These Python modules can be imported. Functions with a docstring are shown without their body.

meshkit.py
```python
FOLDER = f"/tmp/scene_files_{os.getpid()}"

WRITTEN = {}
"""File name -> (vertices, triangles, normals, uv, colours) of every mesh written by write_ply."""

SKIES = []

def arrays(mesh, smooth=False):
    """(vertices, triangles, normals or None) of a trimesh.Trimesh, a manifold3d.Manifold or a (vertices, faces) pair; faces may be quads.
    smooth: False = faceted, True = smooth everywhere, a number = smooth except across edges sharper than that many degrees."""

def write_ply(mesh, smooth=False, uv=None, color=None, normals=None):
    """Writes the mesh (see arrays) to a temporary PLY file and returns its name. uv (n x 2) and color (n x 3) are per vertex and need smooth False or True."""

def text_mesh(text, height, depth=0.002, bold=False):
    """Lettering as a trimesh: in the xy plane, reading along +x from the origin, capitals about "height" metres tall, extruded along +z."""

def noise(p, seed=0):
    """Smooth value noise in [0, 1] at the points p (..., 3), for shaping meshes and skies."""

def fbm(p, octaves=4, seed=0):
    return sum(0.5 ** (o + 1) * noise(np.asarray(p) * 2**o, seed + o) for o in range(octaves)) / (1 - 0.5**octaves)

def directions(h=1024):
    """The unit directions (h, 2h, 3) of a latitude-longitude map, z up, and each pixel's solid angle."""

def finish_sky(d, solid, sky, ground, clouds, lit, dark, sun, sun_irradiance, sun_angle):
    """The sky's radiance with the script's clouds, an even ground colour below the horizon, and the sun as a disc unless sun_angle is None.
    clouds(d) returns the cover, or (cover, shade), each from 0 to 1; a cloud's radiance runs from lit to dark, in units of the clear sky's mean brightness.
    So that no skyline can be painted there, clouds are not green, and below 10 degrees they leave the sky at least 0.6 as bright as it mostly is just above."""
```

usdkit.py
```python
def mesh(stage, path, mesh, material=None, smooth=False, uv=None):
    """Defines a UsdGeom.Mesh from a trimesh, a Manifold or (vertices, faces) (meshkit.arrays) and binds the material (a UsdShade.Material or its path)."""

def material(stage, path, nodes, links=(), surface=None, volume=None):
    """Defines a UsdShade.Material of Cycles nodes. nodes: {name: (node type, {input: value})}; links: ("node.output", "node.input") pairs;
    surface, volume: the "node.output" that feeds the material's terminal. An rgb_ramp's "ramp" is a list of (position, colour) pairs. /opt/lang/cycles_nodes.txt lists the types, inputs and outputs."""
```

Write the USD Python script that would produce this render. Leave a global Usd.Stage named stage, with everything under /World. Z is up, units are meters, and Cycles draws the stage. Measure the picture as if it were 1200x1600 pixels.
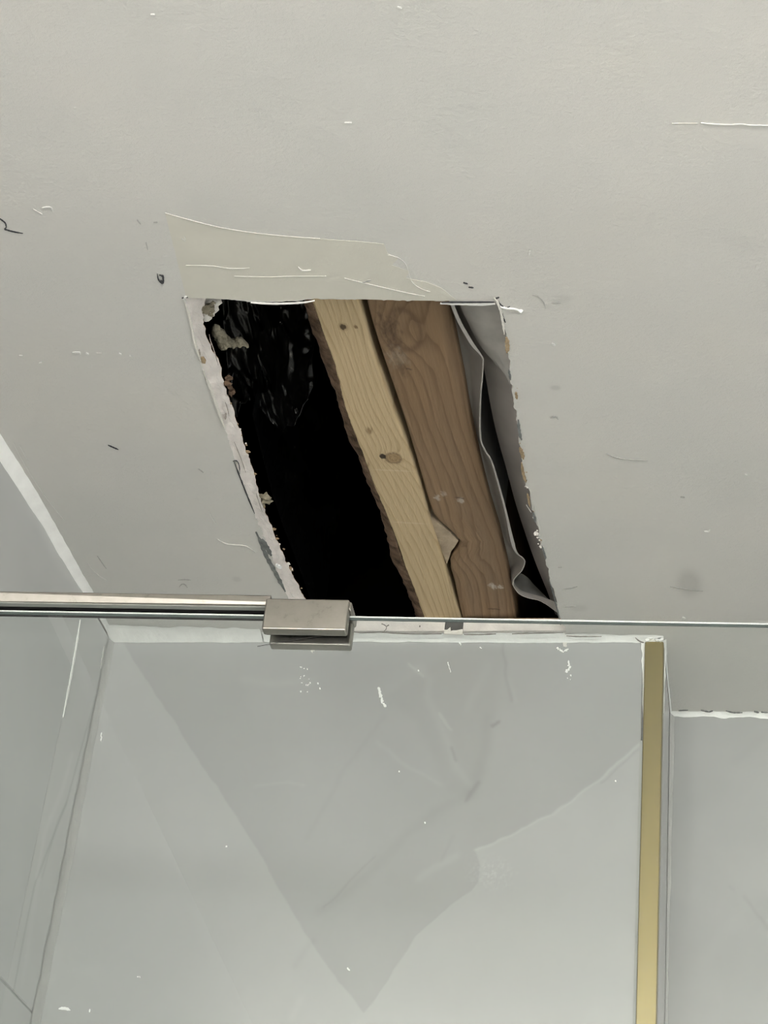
import math
import numpy as np, trimesh, shapely, manifold3d as mf
from shapely.geometry import Polygon, LineString
from pxr import Usd, UsdGeom, UsdShade, UsdLux, Sdf, Gf, Vt
import usdkit

rng = np.random.default_rng(7)
stage = Usd.Stage.CreateInMemory()
UsdGeom.SetStageUpAxis(stage, UsdGeom.Tokens.z)
UsdGeom.SetStageMetersPerUnit(stage, 1.0)
UsdGeom.Xform.Define(stage, '/World')

# ------------------------------------------------------------------ camera (fitted from the photograph's vanishing points)
CEIL = 2.40                      # underside of the ceiling
H = 0.76                         # ceiling above the lens
F = 3000.0                       # focal length in pixels of the 1200 x 1600 frame
R = np.array([[0.9816, 0.1658, 0.0950], [-0.0112, 0.5466, -0.8373], [-0.1907, 0.8208, 0.5384]])
_u, _, _v = np.linalg.svd(R)
R = _u @ _v                      # rows: image right, image down, forward
EYE = np.array([0.0, 0.0, CEIL - H])
EXPOSURE = 0.47
cam = UsdGeom.Camera.Define(stage, '/World/camera')
cam.CreateHorizontalApertureAttr(36.0)
cam.CreateVerticalApertureAttr(48.0)
cam.CreateFocalLengthAttr(36.0 * F / 1200.0)
cam.CreateClippingRangeAttr(Gf.Vec2f(0.01, 50))
cam.CreateExposureAttr(EXPOSURE)
M = np.eye(4)
M[0, :3], M[1, :3], M[2, :3], M[3, :3] = R[0], -R[1], -R[2], EYE
cam.AddTransformOp().Set(Gf.Matrix4d(M.tolist()))

# ------------------------------------------------------------------ light: an added globe lamp and an added glowing pane, both unseen, and bounce off the white room
LAMP_POWER = 66.0                # emission strength of the globes
ADDED_PANE_POWER = 5.4               # emission of the pane added in the unseen right wall

# ------------------------------------------------------------------ helpers
def ray(px):
    p = np.atleast_2d(np.asarray(px, float))
    return np.c_[p[:, 0] - 600, p[:, 1] - 800, np.full(len(p), F)] @ R
def on_z(px, dz=0.0):            # photo pixels -> points of the plane z = CEIL + dz
    v = ray(px); return EYE + v * ((H + dz) / v[:, 2])[:, None]
def on_y(px, y):
    v = ray(px); return EYE + v * (y / v[:, 1])[:, None]
def on_x(px, x):
    v = ray(px); return EYE + v * (x / v[:, 0])[:, None]

def lin(*c):
    return tuple(((x / 255) / 12.92 if x <= 10 else ((x / 255 + .055) / 1.055) ** 2.4) for x in c)

_names = {}
def numbered(parent, name):
    k = (parent, name); n = _names.get(k, 0); _names[k] = n + 1
    return name if n == 0 else f'{name}_{n:03d}'
def pth(o):
    return '/World' if o is None else str((o.GetPrim() if hasattr(o, 'GetPrim') else o).GetPath())
def tag(o, label=None, cat=None, group=None, kind=None):
    p = o.GetPrim()
    for k, v in (('label', label), ('category', cat), ('group', group), ('kind', kind)):
        if v: p.SetCustomDataByKey(k, v)
    return o
def thing(name, label=None, cat=None, group=None, kind=None, loc=None):
    x = UsdGeom.Xform.Define(stage, '/World/' + numbered('/World', name))
    return tag(x, label, cat, group, kind)
def obj(name, mesh, mat, parent=None, smooth=False, tint=None, label=None):
    p = pth(parent)
    if tint is not None:
        v, f = mesh
        m = usdkit.mesh(stage, f'{p}/{numbered(p, name)}', (v, f), mat, smooth=True if smooth else False)
        UsdGeom.PrimvarsAPI(m).CreatePrimvar('tint', Sdf.ValueTypeNames.Color3fArray, 'vertex').Set(Vt.Vec3fArray.FromNumpy(np.ascontiguousarray(tint, np.float32)))
    else:
        m = usdkit.mesh(stage, f'{p}/{numbered(p, name)}', mesh, mat, smooth=smooth)
    if label: tag(m, label)
    return m
def box(lo, hi, bevel=0.0):
    lo, hi = np.minimum(lo, hi), np.maximum(lo, hi)
    if bevel:
        s = mf.Manifold.sphere(bevel, 8)
        c = [s.translate([lo[0] + bevel if i & 1 else hi[0] - bevel, lo[1] + bevel if i & 2 else hi[1] - bevel, lo[2] + bevel if i & 4 else hi[2] - bevel]) for i in range(8)]
        return mf.Manifold.batch_hull(c)
    b = trimesh.creation.box(hi - lo); b.apply_translation((lo + hi) / 2); return b
def cat(*ms):
    vs, fs, n = [], [], 0
    for m in ms:
        v, f = (np.array(m.vertices), np.array(m.faces)) if hasattr(m, 'vertices') else usdkit.meshkit.arrays(m)[:2]
        vs.append(v); fs.append(f + n); n += len(v)
    return np.vstack(vs), np.vstack(fs)
def gridfaces(n, m):
    i, j = np.meshgrid(np.arange(n - 1), np.arange(m - 1), indexing='ij')
    a = (i * m + j).ravel()
    return np.vstack([np.c_[a, a + m, a + m + 1], np.c_[a, a + m + 1, a + 1]])
def gridmesh(P):
    return P.reshape(-1, 3), gridfaces(*P.shape[:2])
def solid(P, t):                 # a sheet of real thickness t from a grid of points
    n, m = P.shape[:2]
    du, dv = np.gradient(P, axis=0), np.gradient(P, axis=1)
    nn = np.cross(du, dv); nn /= np.maximum(np.linalg.norm(nn, axis=2, keepdims=True), 1e-12)
    Q = P + nn * t
    v = np.vstack([P.reshape(-1, 3), Q.reshape(-1, 3)]); f = gridfaces(n, m); k = n * m
    fs = [f, f[:, ::-1] + k]
    idx = np.arange(k).reshape(n, m)
    for e in (idx[0], idx[-1][::-1], idx[:, 0][::-1], idx[:, -1]):
        fs += [np.c_[e[:-1], e[1:], e[1:] + k], np.c_[e[:-1], e[1:] + k, e[:-1] + k]]
    return v, np.vstack(fs)
def resample(pts, n):
    pts = np.asarray(pts, float)
    s = np.r_[0, np.cumsum(np.linalg.norm(np.diff(pts, axis=0), axis=1))]
    t = np.linspace(0, s[-1], n)
    return np.c_[tuple(np.interp(t, s, pts[:, k]) for k in range(pts.shape[1]))]
def spline(pts, n):
    from scipy.interpolate import PchipInterpolator
    pts = np.asarray(pts, float)
    s = np.r_[0, np.cumsum(np.linalg.norm(np.diff(pts, axis=0), axis=1))]
    t = np.linspace(0, s[-1], n)
    return np.c_[tuple(PchipInterpolator(s, pts[:, k])(t) for k in range(pts.shape[1]))]
def vnoise(x, y, seed=0):        # smooth value noise, about -1..1
    x, y = np.asarray(x, float), np.asarray(y, float)
    def h(i, j):
        i, j = i.astype(np.int64), j.astype(np.int64)
        k = (i * 374761393 + j * 668265263 + seed * 1442695041) & 0x7fffffff
        k = ((k ^ (k >> 13)) * 1274126177) & 0x7fffffff
        return ((k ^ (k >> 16)) & 0xffff) / 32767.5 - 1
    i, j = np.floor(x), np.floor(y); a, b = x - i, y - j
    a, b = a * a * (3 - 2 * a), b * b * (3 - 2 * b)
    return (h(i, j) * (1 - a) + h(i + 1, j) * a) * (1 - b) + (h(i, j + 1) * (1 - a) + h(i + 1, j + 1) * a) * b
def fnoise(x, y, seed=0, octs=4):
    r, amp = 0, .5
    for o in range(octs):
        r = r + amp * vnoise(np.asarray(x) * 2 ** o, np.asarray(y) * 2 ** o, seed + 17 * o); amp *= .5
    return r
def sstep(a, b, x):
    t = np.clip((x - a) / (b - a), 0, 1); return t * t * (3 - 2 * t)

def plate(px, plane, t, at=None, lift=0.0):
    """A thin plate with the outline px (photo pixels taken onto a real surface), t thick, lying on that surface."""
    if plane == 'ceil':
        q = on_z(px)[:, [0, 1]]
        place = lambda a: np.c_[a[:, 0], a[:, 1], CEIL + 0.0003 - lift - a[:, 2]]
    elif plane == 'back':
        q = on_y(px, at)[:, [0, 2]]
        place = lambda a: np.c_[a[:, 0], at + 0.0003 - lift - a[:, 2], a[:, 1]]
    else:
        q = on_x(px, at)[:, [1, 2]]
        place = lambda a: np.c_[at - 0.0003 + lift + a[:, 2], a[:, 0], a[:, 1]]
    pol = Polygon(q).buffer(0)
    if pol.geom_type != 'Polygon': pol = max(pol.geoms, key=lambda g: g.area)
    m = trimesh.creation.extrude_polygon(pol, t + 0.0003, engine='earcut')
    v = place(np.array(m.vertices))
    tm = trimesh.Trimesh(v, np.array(m.faces), process=False)
    return tm
def stroke_px(pts, w, n=None, taper=True):
    pts = np.asarray(pts, float)
    p = spline(pts, n or max(6, 4 * len(pts))) if len(pts) > 2 else resample(pts, n or 6)
    d = np.gradient(p, axis=0); d /= np.maximum(np.linalg.norm(d, axis=1, keepdims=True), 1e-9)
    k = np.c_[-d[:, 1], d[:, 0]]
    s = np.linspace(0, 1, len(p))
    ww = (w / 2) * (np.clip(np.minimum(s, 1 - s) * 6, .35, 1) if taper else np.ones(len(p)))
    ww = ww * (1 + .25 * np.sin(np.arange(len(p)) * 2.4))
    return np.vstack([p + k * ww[:, None], (p - k * ww[:, None])[::-1]])
def blob_px(c, rx, ry, seed, n=14):
    r = np.random.default_rng(seed)
    a = np.linspace(0, 2 * np.pi, n, endpoint=False)
    k = 1 + r.uniform(-.35, .35, n)
    return np.c_[c[0] + rx * k * np.cos(a), c[1] + ry * k * np.sin(a)]
def crumb(c, r, seed, flat=.7):
    g = np.random.default_rng(seed)
    m = trimesh.creation.icosphere(1, 1.0)
    v = np.array(m.vertices) * (1 + g.uniform(-.35, .35, (len(m.vertices), 1)))
    v *= r * g.uniform(.6, 1.3, 3) * [1, 1, flat]
    return v + c, np.array(m.faces)

# ------------------------------------------------------------------ materials
def mat(name, nodes, links, surface='p.BSDF'):
    return usdkit.material(stage, '/World/Looks/' + name, nodes, links, surface=surface)
def plain(name, col, rough=.6, bump=0.0, bscale=200, vary=0.0, vscale=20, metal=0.0, spec=.5):
    nodes = {'p': ('principled_bsdf', {'base_color': col, 'roughness': rough, 'metallic': metal, 'specular_ior_level': spec})}
    links = []
    if bump or vary: nodes['g'] = ('geometry', {})
    if bump:
        nodes['bn'] = ('noise_texture', {'scale': bscale, 'detail': 4, 'roughness': .6}); links.append(('g.position', 'bn.vector'))
        nodes['b'] = ('bump', {'strength': bump, 'distance': .001}); links += [('bn.fac', 'b.height'), ('b.normal', 'p.normal')]
    if vary:
        c = np.array(col)
        nodes['vn'] = ('noise_texture', {'scale': vscale, 'detail': 4, 'roughness': .55}); links.append(('g.position', 'vn.vector'))
        nodes['vr'] = ('rgb_ramp', {'ramp': [(.3, tuple(c * (1 - vary))), (.7, tuple(np.minimum(c * (1 + vary), .95)))]})
        links += [('vn.fac', 'vr.fac'), ('vr.color', 'p.base_color')]
    return mat(name, nodes, links)
def tinted(name, rough, bump=0.0, bscale=400, spec=.5, stretch=None):
    nodes = {'a': ('attribute', {'attribute': 'tint'}), 'p': ('principled_bsdf', {'roughness': rough, 'specular_ior_level': spec})}
    links = [('a.color', 'p.base_color')]
    if bump:
        nodes['g'] = ('geometry', {}); nodes['bn'] = ('noise_texture', {'scale': bscale, 'detail': 4, 'roughness': .6})
        nodes['b'] = ('bump', {'strength': bump, 'distance': .001})
        if stretch:
            nodes['m'] = ('mapping', {'scale': stretch}); links += [('g.position', 'm.vector'), ('m.vector', 'bn.vector')]
        else: links.append(('g.position', 'bn.vector'))
        links += [('bn.fac', 'b.height'), ('b.normal', 'p.normal')]
    return mat(name, nodes, links)

PAINT = np.array([.630, .616, .584])
# ceiling paint: rolled-on stipple, faint roller mottling, a few scuffs that are really on it
def ceiling_paint():
    nodes = {'g': ('geometry', {}), 'p': ('principled_bsdf', {'roughness': .62, 'specular_ior_level': .35}),
             'n1': ('noise_texture', {'scale': 6.5, 'detail': 3, 'roughness': .5}),
             'r1': ('rgb_ramp', {'ramp': [(.3, tuple(PAINT * [.955, .965, .965])), (.5, tuple(PAINT)), (.7, tuple(PAINT * [1.03, 1.02, 1.0]))]}),
             'n2': ('noise_texture', {'scale': 300, 'detail': 4, 'roughness': .65}),
             'n3': ('noise_texture', {'scale': 28, 'detail': 2}),
             'add': ('math', {'math_type': 'multiply_add', 'value2': .55}),
             'b': ('bump', {'strength': .62, 'distance': .001})}
    links = [('g.position', 'n1.vector'), ('n1.fac', 'r1.fac'), ('g.position', 'n2.vector'), ('g.position', 'n3.vector'),
             ('n3.fac', 'add.value1'), ('n2.fac', 'add.value3'), ('add.value', 'b.height'), ('b.normal', 'p.normal')]
    last = 'r1.color'
    for k, (px, py, rx, ry, dark) in enumerate([(1077, 912, 38, 40, .2), (308, 393, 34, 16, .10), (868, 606, 16, 8, .16), (864, 652, 10, 5, .22), (338, 640, 40, 70, .06), (878, 467, 30, 14, .08), (905, 950, 26, 10, .10), (560, 120, 80, 60, -.03), (120, 60, 140, 50, -.03), (370, 905, 14, 8, .1)]):
        c = on_z([(px, py)])[0]; ax = abs(on_z([(px + rx, py)])[0, 0] - c[0]); ay = abs(on_z([(px, py + ry)])[0, 1] - c[1])
        nodes[f'm{k}'] = ('mapping', {'mapping_type': 'point', 'location': (-c[0] / ax, -c[1] / ay, -CEIL / .05), 'scale': (1 / ax, 1 / ay, 1 / .05)})
        nodes[f's{k}'] = ('gradient_texture', {'gradient_type': 'quadratic_sphere'})
        nodes[f'f{k}'] = ('math', {'math_type': 'multiply', 'value2': abs(dark), 'use_clamp': True})
        tgt = tuple(PAINT * (.12 if dark > 0 else 1.35))
        nodes[f'x{k}'] = ('mix', {'color2': tgt})
        # smooth fall-off mask: sqrt of the quadratic sphere = linear
        nodes[f'q{k}'] = ('map_range', {'range_type': 'smoothstep', 'from_min': 0.0, 'from_max': .55, 'to_min': 0.0, 'to_max': 1.0, 'clamp': True})
        links += [('g.position', f'm{k}.vector'), (f'm{k}.vector', f's{k}.vector'), (f's{k}.fac', f'q{k}.value'), (f'q{k}.result', f'f{k}.value1'), (f'f{k}.value', f'x{k}.fac'), (last, f'x{k}.color1')]
        last = f'x{k}.color'
    links.append((last, 'p.base_color'))
    return mat('ceiling_paint', nodes, links)
M_ceil = ceiling_paint()
M_skim = plain('skim_compound', tuple(np.array([.625, .605, .535])), .7, bump=.35, bscale=150, vary=.03, vscale=30, spec=.3)
M_gyp = plain('gypsum_core', (.80, .748, .705), .85, bump=.5, bscale=420, vary=.09, vscale=70, spec=.2)
M_paper = plain('torn_paper', (.80, .77, .71), .8, bump=.5, bscale=500, vary=.06, vscale=120, spec=.2)
M_kraft = plain('kraft_paper', (.36, .27, .17), .85, bump=.6, bscale=500, vary=.2, vscale=150, spec=.2)
M_caulk = plain('white_caulk', (.91, .905, .88), .5, bump=.45, bscale=190, vary=.05, vscale=60, spec=.4)
M_caulkg = plain('grey_caulk', (.47, .465, .45), .5, bump=.4, bscale=190, vary=.08, vscale=60, spec=.4)
M_white = plain('white_splash', (.92, .92, .90), .5, spec=.4)
M_splashd = plain('dull_splash', (.62, .60, .56), .6)
M_pencil_slit = plain('pencil_and_slit_dark', (.055, .055, .06), .6)
M_faint = plain('faint_pencil', tuple(PAINT * .70), .6)
M_smear_shade = plain('grey_smear_and_shade', (.17, .175, .17), .8, vary=.35, vscale=160)
M_ecrack = plain('plaster_crack', (.42, .37, .33), .9)
M_crack = plain('filler_crack', (.27, .25, .23), .9)
M_ridge = plain('paint_ridge', (.76, .75, .72), .5)
M_soft = plain('old_paint_ridge', tuple(PAINT * 1.09), .6)
M_tile = tinted('marble_look_tile', .22, spec=.5)
M_grout = plain('grout', (.34, .35, .33), .9)
M_wallboard = plain('wall_substrate', (.6, .6, .58), .9)
M_room = plain('white_wall_paint', (.80, .79, .76), .7)
M_floor = plain('pale_floor_tile', (.55, .54, .51), .4, vary=.06, vscale=3)
M_gold = plain('satin_gold', (.355, .288, .118), .32, metal=1.0, vary=.03, vscale=30)
M_nickel = mat('satin_nickel', {'g': ('geometry', {}), 'n2': ('noise_texture', {'scale': 110, 'detail': 5, 'roughness': .7}), 'c': ('rgb_ramp', {'ramp': [(.28, (.19, .175, .15)), (.42, (.285, .268, .238)), (.7, (.315, .295, .265))]}),
    'p': ('principled_bsdf', {'metallic': 1.0, 'roughness': .33})},
    [('g.position', 'n2.vector'), ('n2.fac', 'c.fac'), ('c.color', 'p.base_color')])
M_gasket = plain('black_gasket', (.004, .004, .004), .7, spec=.1)
M_glass = mat('clear_glass', {'fr': ('fresnel', {'IOR': 1.5}), 'ge': ('geometry', {}), 'inv': ('math', {'math_type': 'subtract', 'value1': 1.7}), 'mu': ('math', {'math_type': 'multiply', 'use_clamp': True}), 'b2': ('math', {'math_type': 'multiply', 'value2': 1.7}), 't': ('transparent_bsdf', {'color': (.955, .972, .965)}), 's': ('glossy_bsdf', {'color': (1, 1, 1), 'roughness': 0.0}), 'x': ('mix_closure', {})},
    [('ge.backfacing', 'b2.value1'), ('b2.value', 'inv.value2'), ('fr.fac', 'mu.value1'), ('inv.value', 'mu.value2'), ('mu.value', 'x.fac'), ('t.BSDF', 'x.closure1'), ('s.BSDF', 'x.closure2')], surface='x.closure')
M_edge = plain('ground_glass_edge', (.66, .68, .66), .4, bump=.8, bscale=700, spec=.4)
M_edged = plain('glass_edge_refraction_line', (.07, .085, .08), .3, spec=.2)
M_joist = tinted('sawn_softwood', .72, bump=.5, bscale=1.0, spec=.25, stretch=(500, 60, 500))
M_bark = plain('wane_bark', (.135, .088, .058), .85, bump=1.0, bscale=260, vary=.62, vscale=110, spec=.15)
M_chip = plain('wood_spur', (.36, .285, .20), .6, bump=.7, bscale=200, vary=.25, vscale=100, spec=.5)
M_black = mat('black_polythene', {'g': ('geometry', {}), 'n': ('noise_texture', {'scale': 38, 'detail': 4, 'roughness': .55, 'distortion': 1.2}), 'b': ('bump', {'strength': .6, 'distance': .004}),
    'p': ('principled_bsdf', {'base_color': (.004, .004, .004), 'roughness': .24, 'specular_ior_level': .6})}, [('g.position', 'n.vector'), ('n.fac', 'b.height'), ('b.normal', 'p.normal')])
M_deck = plain('blacked_out_deck', (.004, .0035, .003), .95, spec=.05)  # near-black, so the darkness of the roof space sits in the colour
M_sheet = plain('grey_polythene', (.20, .18, .16), .42, vary=.10, vscale=45, spec=.45)
M_sheetl = plain('lit_grey_polythene', (.44, .415, .385), .5, vary=.13, vscale=60, bump=.4, bscale=60, spec=.4)  # lit copy of the grey sheet, the light put into its colour
M_sheetd = plain('dark_grey_polythene', (.27, .27, .255), .4, vary=.15, vscale=60, spec=.45)
M_wool = plain('insulation_tuft', (.30, .27, .20), .95, bump=1.0, bscale=400, vary=.3, vscale=140, spec=.1)
M_hair = plain('dark_hair', (.03, .027, .025), .5)
M_globe = mat('opal_globe', {'e': ('emission', {'color': (1.0, .98, .945), 'strength': LAMP_POWER})}, [], surface='e.emission')
M_pane = mat('added_glow_pane', {'e': ('emission', {'color': (.93, .975, 1.0), 'strength': ADDED_PANE_POWER})}, [], surface='e.emission')
M_chrome = plain('chrome', (.8, .8, .8), .12, metal=1.0)

# ------------------------------------------------------------------ the planes of the room, measured from the photograph
YB = float(np.median(on_z([(185, 997), (600, 998), (1000, 1000)])[:, 1]))          # tiled back wall
YF = float(np.median(on_z([(1060, 1112), (1195, 1116)])[:, 1]))                    # recessed wall on the right
XL = float(np.median(on_z([(165, 985), (84, 840), (4, 700)])[:, 0]))               # left wall
XT0, XT1 = on_y([(1008, 1010)], YB)[0, 0], on_y([(1036, 1010)], YB)[0, 0]          # gold trim
XR, YR = 1.55, -1.25                                                               # room behind the lens
T = 0.0125                                                                         # ceiling board
TILE_T = 0.009

# ---- ceiling with the hole
left_px = [(288, 466), (294, 488), (302, 528), (312, 562), (321, 590), (336, 624), (347, 658), (362, 702), (374, 742), (386, 772), (399, 807), (416, 850), (430, 884), (446, 925), (462, 956), (478, 988)]
right_px = [(884, 988), (874, 960), (862, 915), (852, 868), (842, 838), (833, 800), (825, 765), (815, 715), (811, 690), (805, 640), (800, 600), (795, 560), (790, 520), (783, 490), (780, 470)]
top_px = [(772, 471), (735, 472), (690, 470), (640, 470), (590, 468), (545, 468), (492, 467), (470, 470), (440, 472), (400, 472), (360, 468), (325, 466)]
far_px = [(540, 988), (640, 989), (694, 989), (695, 993), (722, 993), (723, 989), (800, 988)]
def jit(p, amp, seed, n):
    p = resample(p, n); k = np.arange(n) * .55
    d = np.gradient(p, axis=0); d /= np.linalg.norm(d, axis=1, keepdims=True)
    o = amp * fnoise(k, k * 0 + seed, seed, 4)
    o[[0, -1]] = 0
    return p + np.c_[-d[:, 1], d[:, 0]] * o[:, None]
L_ = jit(left_px, 3.2, 3, 150); F_ = np.array(far_px, float); R_ = jit(right_px, 4.5, 9, 150); T_ = jit(top_px, 1.6, 5, 110)
ring_px = np.vstack([L_, F_, R_, T_])
hole = on_z(ring_px)[:, :2]
ceil_pol = Polygon([(XL - .02, YR), (XR, YR), (XR, YF + .02), (XL - .02, YF + .02)], [hole]).buffer(0)
ceiling = thing('ceiling', 'pale grey painted plasterboard ceiling with a long hole cut in it', kind='structure')
v2, f2 = trimesh.creation.triangulate_polygon(ceil_pol, engine='earcut')
m = trimesh.creation.extrude_polygon(ceil_pol, .0016, engine='earcut'); m.apply_translation([0, 0, CEIL])
obj('painted_face', m, M_ceil, ceiling)
# the sawn edge of the board, from the paint skin up to the attic side (the left one was sawn on the slant)
ltop_px = [(322, 466), (318, 492), (321, 520), (331, 546), (344, 568), (350, 600), (364, 640), (373, 668), (386, 708), (400, 752), (411, 788), (426, 828), (446, 876), (462, 906), (479, 938), (494, 964), (505, 985)]
Lt = on_z(jit(ltop_px, 3.0, 21, 150), T)[:, :2]
def offs(px, dz_, mm, seed):     # the same outline at the top of the board, roughened
    q = on_z(px)[:, :2]
    k = np.arange(len(q)) * .7
    d = np.gradient(q, axis=0); d /= np.maximum(np.linalg.norm(d, axis=1, keepdims=True), 1e-9)
    return q + np.c_[d[:, 1], -d[:, 0]] * (mm * .001 * fnoise(k, k * 0, seed, 3))[:, None]
top_ring = np.vstack([Lt, offs(F_, T, .0, 4), offs(R_, T, 1.5, 6), offs(T_, T, 1.0, 8)])
lev = 9
def cut(i0, i1, seed, amp):
    b, t = hole[i0:i1], top_ring[i0:i1]
    P = np.zeros((len(b), lev, 3))
    for j in range(lev):
        s = j / (lev - 1)
        k = np.arange(len(b)) * .35
        off = amp * fnoise(k, np.full(len(b), s * 5.0), seed, 4) * math.sin(math.pi * s) ** .5 if 0 < j < lev - 1 else np.zeros(len(b))
        d = np.gradient(b, axis=0); d /= np.maximum(np.linalg.norm(d, axis=1, keepdims=True), 1e-9)
        P[:, j, :2] = b * (1 - s) + t * s + np.c_[d[:, 1], -d[:, 0]] * off[:, None]
        P[:, j, 2] = CEIL + .0002 + s * (T - .0002)
    return gridmesh(P)
nL, nF, nR = len(L_), len(F_), len(R_)
obj('cut_edge', cut(0, nL + 1, 31, .0018), M_gyp, ceiling, label='slanting pinkish plaster cut along the left of the hole')
obj('cut_edge', cut(nL, nL + 3, 33, .0), M_gyp, ceiling)
obj('cut_edge', cut(nL + 2, nL + 6, 34, .0), plain('notch_painted_shade', (.075, .072, .068), .9), ceiling, label='dark notch broken through the far cut edge')  # gap walls coloured dark for the shade inside the notch
obj('cut_edge', cut(nL + 5, nL + nF + 1, 35, .0), M_gyp, ceiling)
obj('cut_edge', cut(nL + nF - 1, nL + nF + nR + 1, 36, .0012), M_gyp, ceiling)
obj('cut_edge', cut(nL + nF + nR - 1, len(hole), 37, .0006), M_gyp, ceiling)
obj('plaster_spike', plate([(694, 991), (694, 985), (699, 985), (704, 981), (704.5, 987), (708, 986), (713, 986), (718, 985), (723, 984), (723, 992)], 'back', .0012, float(on_z([(708, 988)])[0, 1]) - .0012), M_paper, ceiling)
# the attic side of the board
back_pol = Polygon([(XL - .02, .5), (.4, .5), (.4, YF + .02), (XL - .02, YF + .02)], [top_ring]).buffer(0)
if back_pol.geom_type != 'Polygon': back_pol = max(back_pol.geoms, key=lambda g: g.area)
m = trimesh.creation.extrude_polygon(back_pol, .0006, engine='earcut'); m.apply_translation([0, 0, CEIL + T])
obj('board_back', m, M_kraft, ceiling)

# dried filler and marks on the ceiling
skim = [(258, 333), (300, 345), (350, 357), (420, 367), (500, 373), (560, 377), (600, 381), (606, 396), (622, 404), (612, 414), (640, 424), (634, 434), (668, 441), (690, 450), (706, 463), (716, 470), (640, 469), (545, 467), (492, 466), (440, 471), (360, 467), (291, 465), (280, 420), (268, 372)]
obj('filler_patch', plate(skim, 'ceil', .0002), M_skim, ceiling, label='cream filler patch along the near edge of the hole')
def mark(name, px, w, t, m, plane='ceil', at=None, parent=ceiling, lift=0.0):
    return obj(name, plate(stroke_px(px, w), plane, t, at, lift), m, parent)
for px, w in [([(-6, 338), (4, 344), (9, 349), (10, 355), (7, 357), (12, 359), (24, 362), (36, 364)], 1.6), ([(246, 427), (247, 434), (254, 443)], 1.6), ([(249, 429), (255, 432), (255, 441), (251, 437)], 2.6),
              ([(724, 441), (731, 443)], 1.6), ([(732, 448), (740, 449)], 1.6), ([(169, 695), (176, 698), (185, 702)], 1.6), ([(775, 466), (781, 474), (790, 480), (797, 478)], 1.5),
              ([(366, 721), (372, 737), (384, 768), (398, 802)], 1.7), ([(364, 720), (368, 719), (375, 740)], 1.2), ([(780, 464), (774, 466)], 2.0), ([(784, 485), (788, 500), (790, 503)], 2.4), ([(284, 465), (294, 464)], 1.2)]:  # strokes at the hole corners draw the dark of slits as flat colour
    mark('pencil_and_slit_mark', px, w, .00012, M_pencil_slit, lift=.00045)
for px, w in [([(278, 906), (288, 905), (298, 906)], 1.4), ([(280, 917), (286, 912), (293, 918)], 1.4), ([(878, 920), (890, 919), (902, 916)], 1.6), ([(1047, 916), (1070, 920), (1098, 923)], 1.4), ([(310, 732), (318, 738)], 1.0),
              ([(832, 460), (846, 467), (852, 482)], 1.3), ([(862, 472), (876, 473)], 1.6), ([(948, 708), (960, 714), (985, 718), (1012, 719)], 1.2), ([(860, 653), (868, 651), (872, 655)], 2.2), ([(228, 378), (231, 390)], 1.2),
              ([(214, 343), (220, 350)], 1.2), ([(240, 347), (246, 347)], 1.4), ([(566, 441), (580, 437)], 2.2), ([(1063, 776), (1070, 777)], 1.8), ([(872, 886), (878, 886)], 1.4), ([(880, 948), (900, 947)], 1.4), ([(152, 868), (156, 874), (166, 888)], 1.0)]:
    mark('faint_mark', px, w, .0001, M_faint, lift=.0004)
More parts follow.
